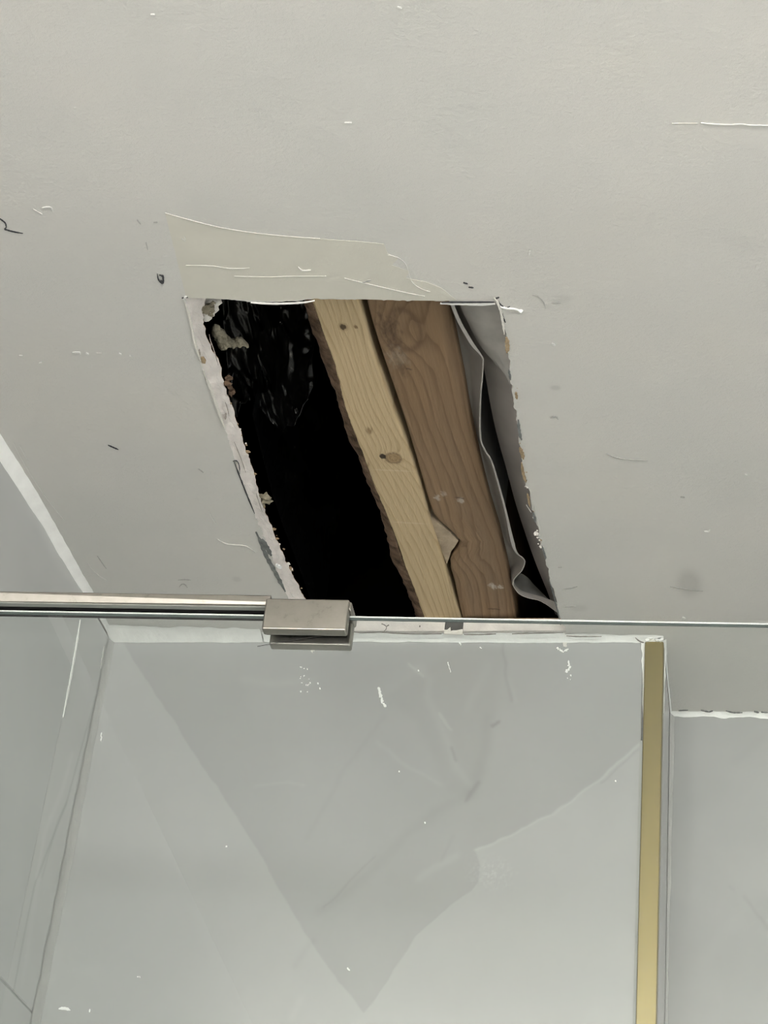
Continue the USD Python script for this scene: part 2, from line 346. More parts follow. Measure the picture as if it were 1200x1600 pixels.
for px, w in [([(66, 324), (78, 323), (83, 329)], 2.2), ([(52, 326), (60, 331), (66, 334)], 1.4), ([(113, 550), (124, 550), (126, 553)], 2.6), ([(134, 551), (139, 553)], 2.6), ([(150, 551), (160, 551)], 1.2), ([(186, 551), (190, 553)], 1.6), ([(202, 555), (205, 555)], 1.8), ([(30, 555), (36, 555)], 1.4),
              ([(61, 566), (66, 565)], 2.0), ([(828, 389), (827, 398)], 2.6), ([(862, 536), (868, 539)], 2.6), ([(1100, 829), (1106, 830), (1110, 826)], 2.2), ([(235, 22), (242, 22)], 2.2), ([(621, 10), (628, 12)], 2.6), ([(1066, 964), (1071, 966)], 2.6), ([(538, 191), (550, 191)], 1.8), ([(1164, 740), (1168, 741)], 1.6), ([(114, 168), (119, 168)], 1.2),
              ([(1095, 191), (1115, 193), (1140, 194), (1156, 193), (1176, 195), (1206, 195)], 1.6), ([(1050, 192), (1090, 192)], .9), ([(290, 414), (330, 415), (362, 419), (390, 418)], 1.0), ([(366, 431), (420, 432), (470, 431), (510, 431)], .8), ([(538, 434), (570, 442), (600, 449), (640, 458), (664, 462)], 1.3),
              ([(466, 416), (474, 422), (486, 421)], 1.6), ([(606, 398), (622, 402), (634, 412), (644, 440), (672, 455)], .6), ([(258, 332), (300, 344), (350, 356), (420, 366), (500, 372)], .6), ([(326, 797), (330, 806), (337, 817)], 1.2), ([(340, 842), (356, 850), (380, 852), (400, 863)], 1.2), ([(284, 372), (290, 376)], 1.4), ([(288, 368), (290, 374)], 1.2), ([(30, 694), (36, 706), (44, 720)], .9),
              ([(822, 788), (830, 800)], 1.0), ([(836, 790), (840, 812), (845, 830)], 1.0), ([(20, 690), (60, 760), (100, 812)], .8), ([(138, 880), (150, 895), (167, 906)], .9)]:
    mark('paint_flake', px, w * .8, .00035 if w >= 1.5 else .00015, M_ridge if w >= 1.5 else M_soft, lift=.0004)
# torn slit along the near edge of the hole, and the curled paper at its corner
mark('paper_tear', [(690, 470.5), (720, 470), (750, 470), (772, 469.5)], 1.8, .0002, M_pencil_slit, lift=.0012)
mark('paper_shred', [(688, 472.5), (720, 473), (750, 474), (774, 473)], 2.4, .0008, M_ridge, lift=.0006)
mark('paper_shred', [(392, 471), (430, 473), (470, 471.5), (492, 468)], 1.3, .0008, M_ridge, lift=.0006)
mark('paper_shred', [(781, 477), (792, 480), (804, 481), (812, 484), (815, 487)], 1.3, .0009, M_white, lift=.0006)
mark('paper_shred', [(772, 463), (777, 470), (782, 482), (785, 496), (788, 520)], 3.2, .0009, M_paper, lift=.0006)
mark('paper_shred', [(288, 468), (296, 492), (304, 530), (314, 563)], 3.0, .001, M_paper, lift=.0002)
mark('paper_shred', [(318, 578), (330, 608), (345, 650), (352, 668)], 3.2, .001, M_paper, lift=.0002)
mark('paper_shred', [(292, 462), (288, 466), (290, 470)], 2.6, .001, M_ridge, lift=.0002)
mark('tear_shade', [(400, 831), (407, 846), (416, 868), (428, 890), (438, 909), (446, 924)], 5.5, .00025, M_smear_shade, lift=.0003)  # dark strips painted for the shadowed gap under the torn edge
mark('tear_shade', [(409, 842), (416, 853), (424, 868)], 6, .0002, M_smear_shade, lift=.0003)
mark('paper_shred', [(431, 881), (440, 886)], 3.5, .0012, M_white, lift=.0003)
# kraft-paper wounds and crumbs along the ragged right edge
for px, w, m in [([(791, 526), (793, 540), (792, 550)], 6, M_kraft), ([(806, 612), (808, 622)], 3.5, M_kraft), ([(810, 655), (813, 680), (815, 686)], 4, M_smear_shade), ([(795, 577), (798, 592)], 3, M_smear_shade),
                 ([(812, 698), (816, 708), (818, 716)], 5, M_kraft), ([(815, 722), (818, 740), (822, 752)], 4, M_kraft), ([(824, 770), (828, 790)], 3, M_kraft), ([(833, 800), (837, 815)], 3, M_smear_shade), ([(847, 852), (853, 872)], 2, M_smear_shade), ([(858, 905), (868, 940), (876, 975)], 1.6, M_smear_shade)]:
    mark('torn_spot', px, w, .0006, m, lift=.0005)
for px, w, f_ in [([(327, 522), (329, 532), (332, 540), (336, 552), (341, 570)], 1.3, .5), ([(311, 545), (313, 555)], 2.0, .1), ([(352, 628), (356, 640), (358, 650)], 1.2, .4), ([(353, 645), (352, 655)], 3.0, .2), ([(366, 690), (376, 715), (384, 738)], 1.0, .3), ([(400, 770), (410, 800)], 1.0, .45)]:
    q = on_z(stroke_px(px, w), T * f_ - .0012); n = len(q) // 2
    obj('edge_crack', solid(np.stack([q[:n], q[::-1][:n]], 1), .0004), M_ecrack, ceiling)
obj('torn_spot', plate([(314, 558), (318, 557), (322, 563), (321, 567), (316, 566)], 'ceil', .0008), M_kraft, ceiling)
seed = 100
obj('gypsum_crumb', crumb(on_z([(814, 486)], -.0006)[0], .0014, 99), M_white, ceiling)
def crumbs(name, px, dz, r, mats, spread=2.5, num=1):
    global seed
    for p in px:
        for _ in range(num):
            seed += 1
            g = np.random.default_rng(seed)
            c = on_z([np.array(p, float) + g.uniform(-spread, spread, 2)], dz)[0]
            obj(name, crumb(c, r * g.uniform(.5, 1.25), seed), mats[int(g.integers(len(mats)))], ceiling)
crumbs('gypsum_crumb', resample([(806, 600), (812, 690), (826, 765), (840, 830), (848, 855)], 80)[np.sort(np.random.default_rng(1).choice(80, 20, replace=False))], .0005, .0011, [M_paper, M_kraft, M_kraft, M_gyp], 1.8)
crumbs('gypsum_crumb', [(837, 835), (841, 846), (838, 832), (845, 852), (838, 840), (844, 847)], .0005, .0014, [M_paper, M_kraft, M_gyp], 3)
crumbs('gypsum_crumb', resample([(350, 605), (385, 700), (412, 790), (462, 905), (480, 938)], 120)[np.sort(np.random.default_rng(2).choice(120, 20, replace=False))], T, .0012, [M_kraft, M_kraft, M_gyp], 2.0)
crumbs('gypsum_crumb', [(413, 775), (416, 783), (413, 790), (330, 480), (322, 485), (334, 474), (328, 492)], T, .0034, [M_wool, M_wool], 2)
crumbs('gypsum_crumb', [(450, 880), (455, 886), (458, 893)], T, .0023, [M_kraft, M_paper], 2)
crumbs('gypsum_crumb', [(356, 598), (360, 612), (356, 590), (359, 604)], T, .0032, [M_bark], 2)

# ---- walls
def poly_px(px, y): return Polygon(on_y(px, y)[:, [0, 2]])
def edge_of(px, X, Z):           # signed distance in metres to a line of the print, and the plain distance
    l = LineString(on_y(px, YB)[:, [0, 2]])
    return shapely.distance(shapely.points(X, Z), l)
def marble(X, Z, seed):
    n = fnoise(X * 9 + 3, Z * 9, seed, 4); n2 = fnoise(X * 26, Z * 26, seed + 5, 3)
    return 1 + .085 * n + .02 * n2
TILE = np.array([.398, .403, .396])
def back_print(X, Z):
    wx, wz = X + .0016 * fnoise(X * 90, Z * 90, 61, 3), Z + .0016 * fnoise(X * 90 + 9, Z * 90, 62, 3)
    k = marble(X, Z, 40)
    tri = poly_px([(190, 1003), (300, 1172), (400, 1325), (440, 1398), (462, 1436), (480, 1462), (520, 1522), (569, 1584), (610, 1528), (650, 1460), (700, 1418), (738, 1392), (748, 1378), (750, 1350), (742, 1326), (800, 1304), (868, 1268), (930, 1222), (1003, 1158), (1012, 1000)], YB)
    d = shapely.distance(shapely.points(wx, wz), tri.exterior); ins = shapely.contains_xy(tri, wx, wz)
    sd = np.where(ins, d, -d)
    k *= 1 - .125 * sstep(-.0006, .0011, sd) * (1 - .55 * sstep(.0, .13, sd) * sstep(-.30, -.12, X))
    sub = poly_px([(600, 1090), (720, 1005), (790, 1010), (770, 1180), (742, 1250), (700, 1240), (650, 1130)], YB)
    d = shapely.distance(shapely.points(wx, wz), sub.exterior); sd = np.where(shapely.contains_xy(sub, wx, wz), d, -d)
    k *= 1 - .05 * sstep(-.004, .006, sd)
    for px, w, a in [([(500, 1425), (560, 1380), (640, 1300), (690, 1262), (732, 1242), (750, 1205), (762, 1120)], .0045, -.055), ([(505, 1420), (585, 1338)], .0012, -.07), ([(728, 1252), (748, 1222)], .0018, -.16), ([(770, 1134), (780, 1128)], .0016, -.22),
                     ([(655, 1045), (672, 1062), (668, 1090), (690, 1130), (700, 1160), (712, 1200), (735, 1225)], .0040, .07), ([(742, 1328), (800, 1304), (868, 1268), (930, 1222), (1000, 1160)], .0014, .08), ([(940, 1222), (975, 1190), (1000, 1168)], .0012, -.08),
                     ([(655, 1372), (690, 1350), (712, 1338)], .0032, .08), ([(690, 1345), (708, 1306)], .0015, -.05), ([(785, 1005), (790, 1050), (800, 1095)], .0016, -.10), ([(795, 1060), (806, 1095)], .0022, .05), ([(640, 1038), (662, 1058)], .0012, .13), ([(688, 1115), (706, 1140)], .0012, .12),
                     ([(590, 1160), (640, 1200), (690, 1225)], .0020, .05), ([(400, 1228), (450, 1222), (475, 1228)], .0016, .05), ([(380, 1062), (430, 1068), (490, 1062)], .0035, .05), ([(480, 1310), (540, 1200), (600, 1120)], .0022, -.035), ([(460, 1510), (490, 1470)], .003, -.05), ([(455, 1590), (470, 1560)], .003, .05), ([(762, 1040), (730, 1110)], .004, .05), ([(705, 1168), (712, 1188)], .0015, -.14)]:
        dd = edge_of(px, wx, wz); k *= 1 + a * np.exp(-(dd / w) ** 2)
    # flecked bright cloud
    c = on_y([(768, 1365)], YB)[0]; q = np.exp(-(((X - c[0]) / .016) ** 2 + ((Z - c[2]) / .012) ** 2))
    k *= 1 + q * np.clip(fnoise(X * 700, Z * 700, 71, 2), 0, 1) * .35
    return TILE * k[:, None] * np.c_[np.ones(len(X)), np.ones(len(X)) + .004 * fnoise(X * 12, Z * 12, 77, 2), 1 + .012 * fnoise(X * 7 + 5, Z * 7, 78, 3)]
def tile(parent, origin, du, dv, nrm, lu, lv, step, fn, label=None):
    """One printed tile: origin is its lower corner on the face; du, dv unit directions in the face, nrm towards the room."""
    n, m = max(2, int(lu / step) + 1), max(2, int(lv / step) + 1)
    b = .0008
    u = np.r_[0, np.linspace(b, lu - b, n), lu]; v = np.r_[0, np.linspace(b, lv - b, m), lv]
    U, V = np.meshgrid(u, v, indexing='ij')
    P = np.asarray(origin) + U[..., None] * np.asarray(du) + V[..., None] * np.asarray(dv)
    dep = np.zeros_like(U); dep[0] = dep[-1] = dep[:, 0] = dep[:, -1] = .0008
    P = P - dep[..., None] * np.asarray(nrm)
    tint = fn(P.reshape(-1, 3))
    # edge down to the adhesive
    idx = np.arange(P.shape[0] * P.shape[1]).reshape(P.shape[:2]); k = idx.size
    per = np.r_[idx[0], idx[1:, -1], idx[-1, -2::-1], idx[-2:0:-1, 0]]
    v0, f0 = gridmesh(P)
    low = v0[per] - np.asarray(nrm) * (TILE_T - .001)
    nxt = np.roll(np.arange(len(per)), -1)
    fe = np.vstack([np.c_[per, per[nxt], k + nxt], np.c_[per, k + nxt, k + np.arange(len(per))]])
    return obj('tile', (np.vstack([v0, low]), np.vstack([f0, fe])), M_tile, parent, tint=np.vstack([tint, tint[per]]), label=label)

wall_back = thing('wall_back', 'grey marble-look tiled wall behind the glass', kind='structure')
obj('substrate', box([XL - .02, YB + TILE_T, 0], [XT1 - TILE_T, YB + .10, CEIL]), M_wallboard, wall_back)
zc = 1.98
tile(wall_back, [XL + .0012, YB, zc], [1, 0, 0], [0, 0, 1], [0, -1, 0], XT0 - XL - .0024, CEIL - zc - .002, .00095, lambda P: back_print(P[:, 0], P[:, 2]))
tile(wall_back, [XL + .0012, YB, .8], [1, 0, 0], [0, 0, 1], [0, -1, 0], XT0 - XL - .0024, zc - .8 - .002, .02, lambda P: TILE * marble(P[:, 0], P[:, 2], 40)[:, None])
tile(wall_back, [XL + .0012, YB, .01], [1, 0, 0], [0, 0, 1], [0, -1, 0], XT0 - XL - .0024, .788, .02, lambda P: TILE * marble(P[:, 0], P[:, 2], 41)[:, None])

def bead(c0, c1, da, db, wa, wb, n, seed, mid=.12, amp=.35):
    """A ragged run of filler in the corner from c0 to c1; da, db lead along the two surfaces, wa, wb are its widths on them."""
    t = np.linspace(0, 1, n)[:, None]; C = np.asarray(c0) * (1 - t) + np.asarray(c1) * t
    L = np.linalg.norm(np.asarray(c1) - np.asarray(c0)); s = np.linspace(0, L, n)
    wa = np.interp(t[:, 0], np.linspace(0, 1, len(wa)), wa) * (1 + amp * fnoise(s * 90, s * 0, seed, 4))
    wb = np.interp(t[:, 0], np.linspace(0, 1, len(wb)), wb) * (1 + amp * fnoise(s * 90, s * 0 + 7, seed + 1, 4))
    A, B = C + wa[:, None] * np.asarray(da), C + wb[:, None] * np.asarray(db)
    rows = [C + (np.asarray(da) + np.asarray(db)) * -.001]
    for q in np.linspace(0, 1, 7):
        P = A * (1 - q) + B * q
        hump = mid * 4 * q * (1 - q) * (1 + .8 * fnoise(s * 160, s * 0 + 3 * q, seed + 4, 3))
        rows.append(P - (P - C) * hump[:, None] if mid > 0 else P)
    rows.append(rows[0])
    G = np.stack(rows, 1)
    G[:, 1] += np.asarray(db) * .0004; G[:, -2] += np.asarray(da) * .0004
    return gridmesh(G)
X0_, X1_ = XL, XT1 + .001
def xat(px): return float(on_z([(px, 997)])[0, 0])
obj('ceiling_caulk', bead([XL, YB, CEIL], [xat(412), YB, CEIL], [0, -1, 0], [0, 0, -1], [.022, .021, .019, .017], [.0042, .004, .004], 120, 51, amp=.12), M_caulk, wall_back)
obj('ceiling_caulk', bead([xat(413), YB, CEIL], [xat(884), YB, CEIL], [0, -1, 0], [0, 0, -1], [.0115, .0105, .0095, .0105, .0105], [.0035, .003, .0035, .004], 200, 53, amp=.22), M_caulk, wall_back)
obj('ceiling_caulk', bead([xat(884), YB, CEIL], [XT1, YB, CEIL], [0, -1, 0], [0, 0, -1], [.0095, .008, .0075, .0065], [.0035, .003, .0045], 90, 55, amp=.3), M_caulk, wall_back)
obj('corner_caulk', bead([XL, YB, 1.98], [XL, YB, CEIL - .004], [1, 0, 0], [0, -1, 0], [.0035, .004, .0032], [.012, .011, .009], 160, 57, amp=.25), plain('corner_sealant', (.40, .40, .385), .45, bump=.3, bscale=120), wall_back)
# plaster drips and splashes on the tile
def smear(px, w, sd, m, parent, at, name='plaster_splash'):
    g = np.random.default_rng(sd); p = resample(px, max(4, int(np.linalg.norm(np.diff(np.array(px, float), axis=0), axis=1).sum() / 1.6)))
    us = shapely.union_all([Polygon(blob_px(c + g.normal(0, w * .13, 2), w * g.uniform(.22, .55), w * g.uniform(.25, .6), sd * 31 + k, 9)).buffer(0) for k, c in enumerate(p)])
    for q in getattr(us, 'geoms', [us]):
        if q.area > .8: obj(name, plate(np.array(q.exterior.coords)[:-1], 'back', .0007, at), m, parent)
for k, (px, w) in enumerate([([(592, 1076), (595, 1088), (598, 1098), (602, 1104)], 4.6), ([(888, 1035), (891, 1042), (886, 1049)], 3.6), ([(871, 1013), (880, 1019), (887, 1015)], 3.0), ([(881, 1000), (884, 1005), (882, 1010)], 6), ([(887, 1060), (891, 1062)], 1.8), ([(482, 1006), (488, 1018), (496, 1010)], 4.2),
              ([(171, 1001), (170, 1008), (172, 1014), (169, 1022)], 4.4), ([(159, 1146), (158, 1158)], 2.2), ([(543, 1513), (546, 1516)], 2.6), ([(216, 1526), (219, 1527)], 2), ([(700, 1036), (704, 1050)], 2.0), ([(718, 1005), (720, 1007)], 2.4), ([(750, 1012), (751, 1013)], 2.2)]):
    smear(px, w, 300 + k, M_white if w not in (6, 4.4, 4.2) else M_splashd, wall_back, YB)
g = np.random.default_rng(5)
for k in range(16):
    p = (476 + g.normal(0, 6), 1060 + g.normal(0, 13))
    obj('plaster_splash', plate(blob_px(p, g.uniform(.5, 1.3), g.uniform(.5, 1.5), 500 + k, 7), 'back', .0006, YB), M_white, wall_back)
for px in [(548, 1008), (624, 1206), (664, 1286), (354, 1323), (962, 1221), (497, 1068), (500, 1076), (892, 1056), (654, 1048)]:
    obj('plaster_splash', plate(blob_px(px, 1.3, 1.4, int(px[0]), 7), 'back', .0006, YB), M_white, wall_back)
# cracks in the filler beside the hole
for px, w in [([(545, 985), (565, 988), (590, 987), (620, 989), (660, 990), (690, 990)], 1.6), ([(596, 974), (604, 980), (600, 986)], 1.3), ([(604, 978), (608, 976)], 1.2), ([(725, 991), (745, 991), (775, 990)], 1.4), ([(800, 990), (830, 989), (880, 988)], 1.2), ([(885, 993), (905, 994), (940, 994)], 1.4), ([(655, 978), (657, 978)], 2.2), ([(993, 996), (1001, 1002), (1008, 1004)], 1.6)]:
    p = stroke_px(px, w * .75); q = on_z(p, -.0035)
    q2 = on_z(p, -.0025)
    n = len(q) // 2
    G = np.stack([np.stack([q[:n], q[::-1][:n]], 1)], 0)[0]
    obj('filler_crack', solid(G, .0006), M_crack, wall_back)

wall_left = thing('wall_left', 'left tiled wall with a level tile joint low down', kind='structure')
obj('substrate', box([XL - .12, YR, 0], [XL - TILE_T, YB + .10, CEIL]), M_wallboard, wall_left)
zj = float(np.mean(on_x([(21, 1550), (2, 1532), (45, 1573)], XL)[:, 2]))            # the level joint
def left_print_lit(P):
    Y, Z = P[:, 1], P[:, 2]
    k = 1.33 * marble(Y + 5, Z, 44)  # same tile, lightened in colour to stand for light missing on this wall
    pts = shapely.points(Y, Z)
    for px, w, a in [([(172, 1003), (104, 1254), (74, 1330), (54, 1383), (38, 1460), (21, 1550)], .0016, -.16), ([(112, 1180), (96, 1240), (70, 1300), (58, 1370)], .004, .06), ([(60, 1370), (44, 1480), (36, 1530)], .005, .045), ([(104, 1254), (88, 1290), (66, 1370)], .0016, -.10), ([(0, 982), (60, 985), (160, 996)], .002, -.03)]:  # the last faint line is a reflection in the glass, painted into the print
        l = LineString(on_x(px, XL)[:, [1, 2]]); k *= 1 + a * np.exp(-(shapely.distance(pts, l) / w) ** 2)
    return TILE * .96 * k[:, None]
y0 = .3
tile(wall_left, [XL, YB - .0012, zj + .0008], [0, -1, 0], [0, 0, 1], [1, 0, 0], YB - y0, CEIL - zj - .003, .0019, left_print_lit)
tile(wall_left, [XL, YB - .0012, zj - .61], [0, -1, 0], [0, 0, 1], [1, 0, 0], YB - y0, .6092, .012, left_print_lit)
tile(wall_left, [XL, YB - .0012, zj - 1.22], [0, -1, 0], [0, 0, 1], [1, 0, 0], YB - y0, .6085, .02, lambda P: TILE * marble(P[:, 1], P[:, 2], 45)[:, None])
obj('grout_joint', box([XL - TILE_T, y0, zj - .0012], [XL - .0012, YB, zj + .0012]), M_grout, wall_left)
obj('painted_wall', box([XL - TILE_T, YR, 0], [XL, y0 - .003, CEIL]), M_room, wall_left)
# white filler along the ceiling corner: ceiling edge and wall edge both read off the photo
up = on_z([(-1400, -1760), (-30, 624), (0, 677), (25, 716), (60, 772), (100, 843), (130, 898), (144, 921), (168, 972), (176, 985)]); lo = on_x([(-1400, -1640), (-30, 655), (0, 722), (22, 754), (46, 792), (68, 824), (92, 868), (97, 874), (112, 900), (128, 924), (150, 958), (160, 974), (170, 993)], XL)
n = 420
ya = np.linspace(max(up[0, 1], lo[0, 1]), YB - .001, n)
wob = .0004 * fnoise(ya * 160, ya * 0, 88, 4)
wa = np.interp(ya, up[:, 1], up[:, 0]) + wob; zb = np.interp(ya, lo[:, 1], lo[:, 2]) + 1.3 * wob[::-1]
C = np.c_[np.full(n, XL - .0005), ya, np.full(n, CEIL + .0005)]; A = np.c_[wa, ya, np.full(n, CEIL - .0001)]; B = np.c_[np.full(n, XL + .0001), ya, zb]
rows = [C] + [A * (1 - q) + B * q - ((A * (1 - q) + B * q) - C) * .45 * q * (1 - q) for q in np.linspace(0, 1, 7)] + [C]
obj('ceiling_caulk', gridmesh(np.stack(rows, 1)), M_caulk, wall_left, smooth=40)
mark('filler_streak', [(125, 968), (117, 1020), (107, 1075), (98, 1121)], 2.0, .0006, M_caulk, 'left', XL, wall_left)
mark('filler_streak', [(163, 1010), (157, 1045)], 2.0, .0006, M_caulkg, 'left', XL, wall_left)
for px, w in [([(92, 1577), (100, 1576), (110, 1579)], 4.5), ([(141, 1577), (140, 1582)], 2)]:
    mark('plaster_splash', px, w, .0008, M_white, 'back', YB, wall_back)

wall_return = thing('wall_return', 'narrow tiled return beside the gold trim', kind='structure')
obj('substrate', box([XT1 - .10, YB + .02, 0], [XT1 - TILE_T, YF + .10, CEIL]), M_wallboard, wall_return)
tile(wall_return, [XT1, YB + .013, .8], [0, 1, 0], [0, 0, 1], [1, 0, 0], YF - YB - .0142, CEIL - .8 - .003, .01, lambda P: TILE * np.array([1.0, .965, .985]) * .97 * marble(P[:, 1], P[:, 2], 46)[:, None])
tile(wall_return, [XT1, YB + .013, .01], [0, 1, 0], [0, 0, 1], [1, 0, 0], YF - YB - .0142, .788, .02, lambda P: TILE * marble(P[:, 1], P[:, 2], 46)[:, None])
obj('ceiling_caulk', bead([XT1, YB, CEIL], [XT1, YF, CEIL], [1, 0, 0], [0, 0, -1], [.0025, .0012, .0016], [.002, .002], 60, 81, amp=.4), M_caulk, wall_return)
obj('corner_caulk', bead([XT1, YF, 1.98], [XT1, YF, CEIL - .004], [1, 0, 0], [0, -1, 0], [.0022, .0022, .004], [.006, .006, .010], 90, 83, amp=.25), M_caulkg, wall_return)

wall_recess = thing('wall_recess', 'recessed grey tiled wall right of the gold trim', kind='structure')
obj('substrate', box([XT1 - TILE_T, YF + TILE_T, 0], [XR, YF + .10, CEIL]), M_wallboard, wall_recess)
def recess_print_shaded(P):
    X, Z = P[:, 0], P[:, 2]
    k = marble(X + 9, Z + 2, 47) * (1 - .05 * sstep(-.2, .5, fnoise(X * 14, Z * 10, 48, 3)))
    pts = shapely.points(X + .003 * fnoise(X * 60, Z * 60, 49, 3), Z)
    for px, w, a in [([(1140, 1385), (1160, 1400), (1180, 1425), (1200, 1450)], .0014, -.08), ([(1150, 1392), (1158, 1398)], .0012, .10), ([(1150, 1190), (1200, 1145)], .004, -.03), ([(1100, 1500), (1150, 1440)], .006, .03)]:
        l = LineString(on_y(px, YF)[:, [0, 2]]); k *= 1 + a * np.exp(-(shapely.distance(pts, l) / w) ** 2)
    return .93 * TILE * k[:, None]  # same tile, toned down in colour for the shade of the recess
tile(wall_recess, [XT1 + .0012, YF, 1.98], [1, 0, 0], [0, 0, 1], [0, -1, 0], .36, CEIL - 1.98 - .002, .0016, recess_print_shaded)
tile(wall_recess, [XT1 + .0012, YF, .8], [1, 0, 0], [0, 0, 1], [0, -1, 0], .36, 1.178, .02, lambda P: TILE * marble(P[:, 0], P[:, 2], 47)[:, None])
tile(wall_recess, [XT1 + .3632, YF, .8], [1, 0, 0], [0, 0, 1], [0, -1, 0], .6, 1.597, .02, lambda P: TILE * marble(P[:, 0], P[:, 2], 50)[:, None])
obj('ceiling_caulk', bead([XT1, YF, CEIL], [XR, YF, CEIL], [0, -1, 0], [0, 0, -1], [.0035, .003, .0035, .003, .003], [.0046, .004, .004, .004, .004, .004], 800, 85, amp=.45), M_caulk, wall_recess)
for px, w in [([(1060, 1110), (1075, 1109)], 1.3), ([(1095, 1109), (1108, 1112)], 1.8), ([(1108, 1112), (1114, 1110)], 1.4), ([(1134, 1110), (1148, 1113), (1160, 1113)], 1.6), ([(1178, 1111), (1186, 1113)], 2), ([(1189, 1112), (1200, 1113)], 1.6)]:
    q = on_z(stroke_px(px, w), -.0026); n = len(q) // 2
    obj('filler_crack', solid(np.stack([q[:n], q[::-1][:n]], 1), .0006), M_smear_shade, wall_recess)
for px in [(1039, 1212), (1048, 1212)]:
    obj('plaster_splash', plate(blob_px(px, 1.6, 3, int(px[0]), 8), 'back', .0008, YF), M_white, wall_recess)

# ---- gold edge trim on the outside corner
trim = thing('trim_1', 'satin gold metal edge trim down the outer tile corner', kind='structure')
obj('trim_face', box([XT0, YB - .0026, .01], [XT1 + .0006, YB + .004, CEIL - .0035], .0010), M_gold, trim, smooth=30)
obj('trim_return', box([XT1 - .0022, YB - .0005, .01], [XT1 + .0006, YB + .0125, CEIL - .0035], .0008), M_gold, trim, smooth=30)
obj('grout_joint', box([XT0 - .0022, YB - .0004, .01], [XT0 + .0004, YB + .006, CEIL - .09]), M_grout, trim)
obj('filler_edge', bead([XT0 - .0002, YB, CEIL - .07], [XT0 - .0002, YB, CEIL - .003], [-1, 0, 0], [0, -1, 0], [.0003, .0010, .0008, .0024, .003], [.0012, .0018], 70, 91, amp=.5), M_caulk, trim)
obj('filler_edge', bead([XT1 + .0004, YB + .0125, CEIL - .06], [XT1 + .0004, YB + .0125, CEIL - .003], [1, 0, 0], [0, -1, 0], [.0006, .001, .0014], [.003, .003], 50, 93, amp=.4), M_caulk, trim)
for k, (px, w) in enumerate([([(1009, 999), (1022, 998), (1037, 999)], 8), ([(1009, 1004), (1015, 1003)], 4), ([(1024, 1003), (1037, 1003)], 5)]):
    obj('filler_lump', plate(stroke_px(px, w), 'back', .0045, YB), M_caulk, trim)

# ---- the room behind the lens
obj_ = obj('floor', box([XL - .02, YR, -.05], [XR, YF + .02, 0]), M_floor); tag(obj_, kind='structure')
obj_ = obj('wall_right', box([XR, YR, 0], [XR + .1, YF + .1, CEIL]), M_room); tag(obj_, kind='structure')
obj_ = obj('wall_rear', box([XL - .12, YR - .1, 0], [XR + .1, YR, CEIL]), M_room); tag(obj_, kind='structure')
win = thing('added_window_1', 'added glowing pane, unseen, in the white wall to the right of the viewer', kind='structure')  # unseen window, invented to brighten the left wall
wy0, wy1, wz0, wz1 = -.55, .30, 1.00, 1.85
obj('added_pane_frame', cat(*[box([XR - .03, a, b], [XR + .002, c, d], .004) for a, b, c, d in ((wy0 - .05, wz0 - .05, wy1 + .05, wz0), (wy0 - .05, wz1, wy1 + .05, wz1 + .05), (wy0 - .05, wz0, wy0, wz1), (wy1, wz0, wy1 + .05, wz1))]), M_room, win)
obj('pane', box([XR - .008, wy0, wz0], [XR - .002, wy1, wz1]), M_pane, win)
lamp = thing('added_lamp', 'added three-globe lamp, unseen, on the white wall behind the viewer', 'lamp')  # unseen lamp, made up to light the ceiling from behind the lens
lx, lz = -.15, 1.92
obj('back_plate', box([lx - .42, YR, lz - .05], [lx + .42, YR + .02, lz + .05], .006), M_chrome, lamp)
for k in (-1, 0, 1):
    arm = trimesh.creation.cylinder(.012, .06, sections=20); arm.apply_transform(trimesh.transformations.rotation_matrix(math.pi / 2, [1, 0, 0])); arm.apply_translation([lx + .29 * k, YR + .045, lz])
    obj('arm', arm, M_chrome, lamp)
    s = trimesh.creation.icosphere(2, .075); s.apply_translation([lx + .29 * k, YR + .14, lz]); obj('globe', s, M_globe, lamp)

# ---- the roof space above the ceiling: a closed box coloured black to keep it dark
deck = thing('roof_deck', 'roof space boarding above the hole, coloured black for its darkness', kind='structure')
a0, a1, b0, b1, zt = XL - .08, .38, .5, YF + .09, CEIL + .42
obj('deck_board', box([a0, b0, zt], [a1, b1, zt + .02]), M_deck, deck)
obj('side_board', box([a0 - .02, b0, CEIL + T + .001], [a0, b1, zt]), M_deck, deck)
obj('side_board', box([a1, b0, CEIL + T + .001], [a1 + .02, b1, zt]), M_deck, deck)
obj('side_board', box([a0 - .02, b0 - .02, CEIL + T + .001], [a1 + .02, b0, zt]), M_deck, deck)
obj('side_board', box([a0 - .02, b1, CEIL + T + .001], [a1 + .02, b1 + .02, zt]), M_deck, deck)

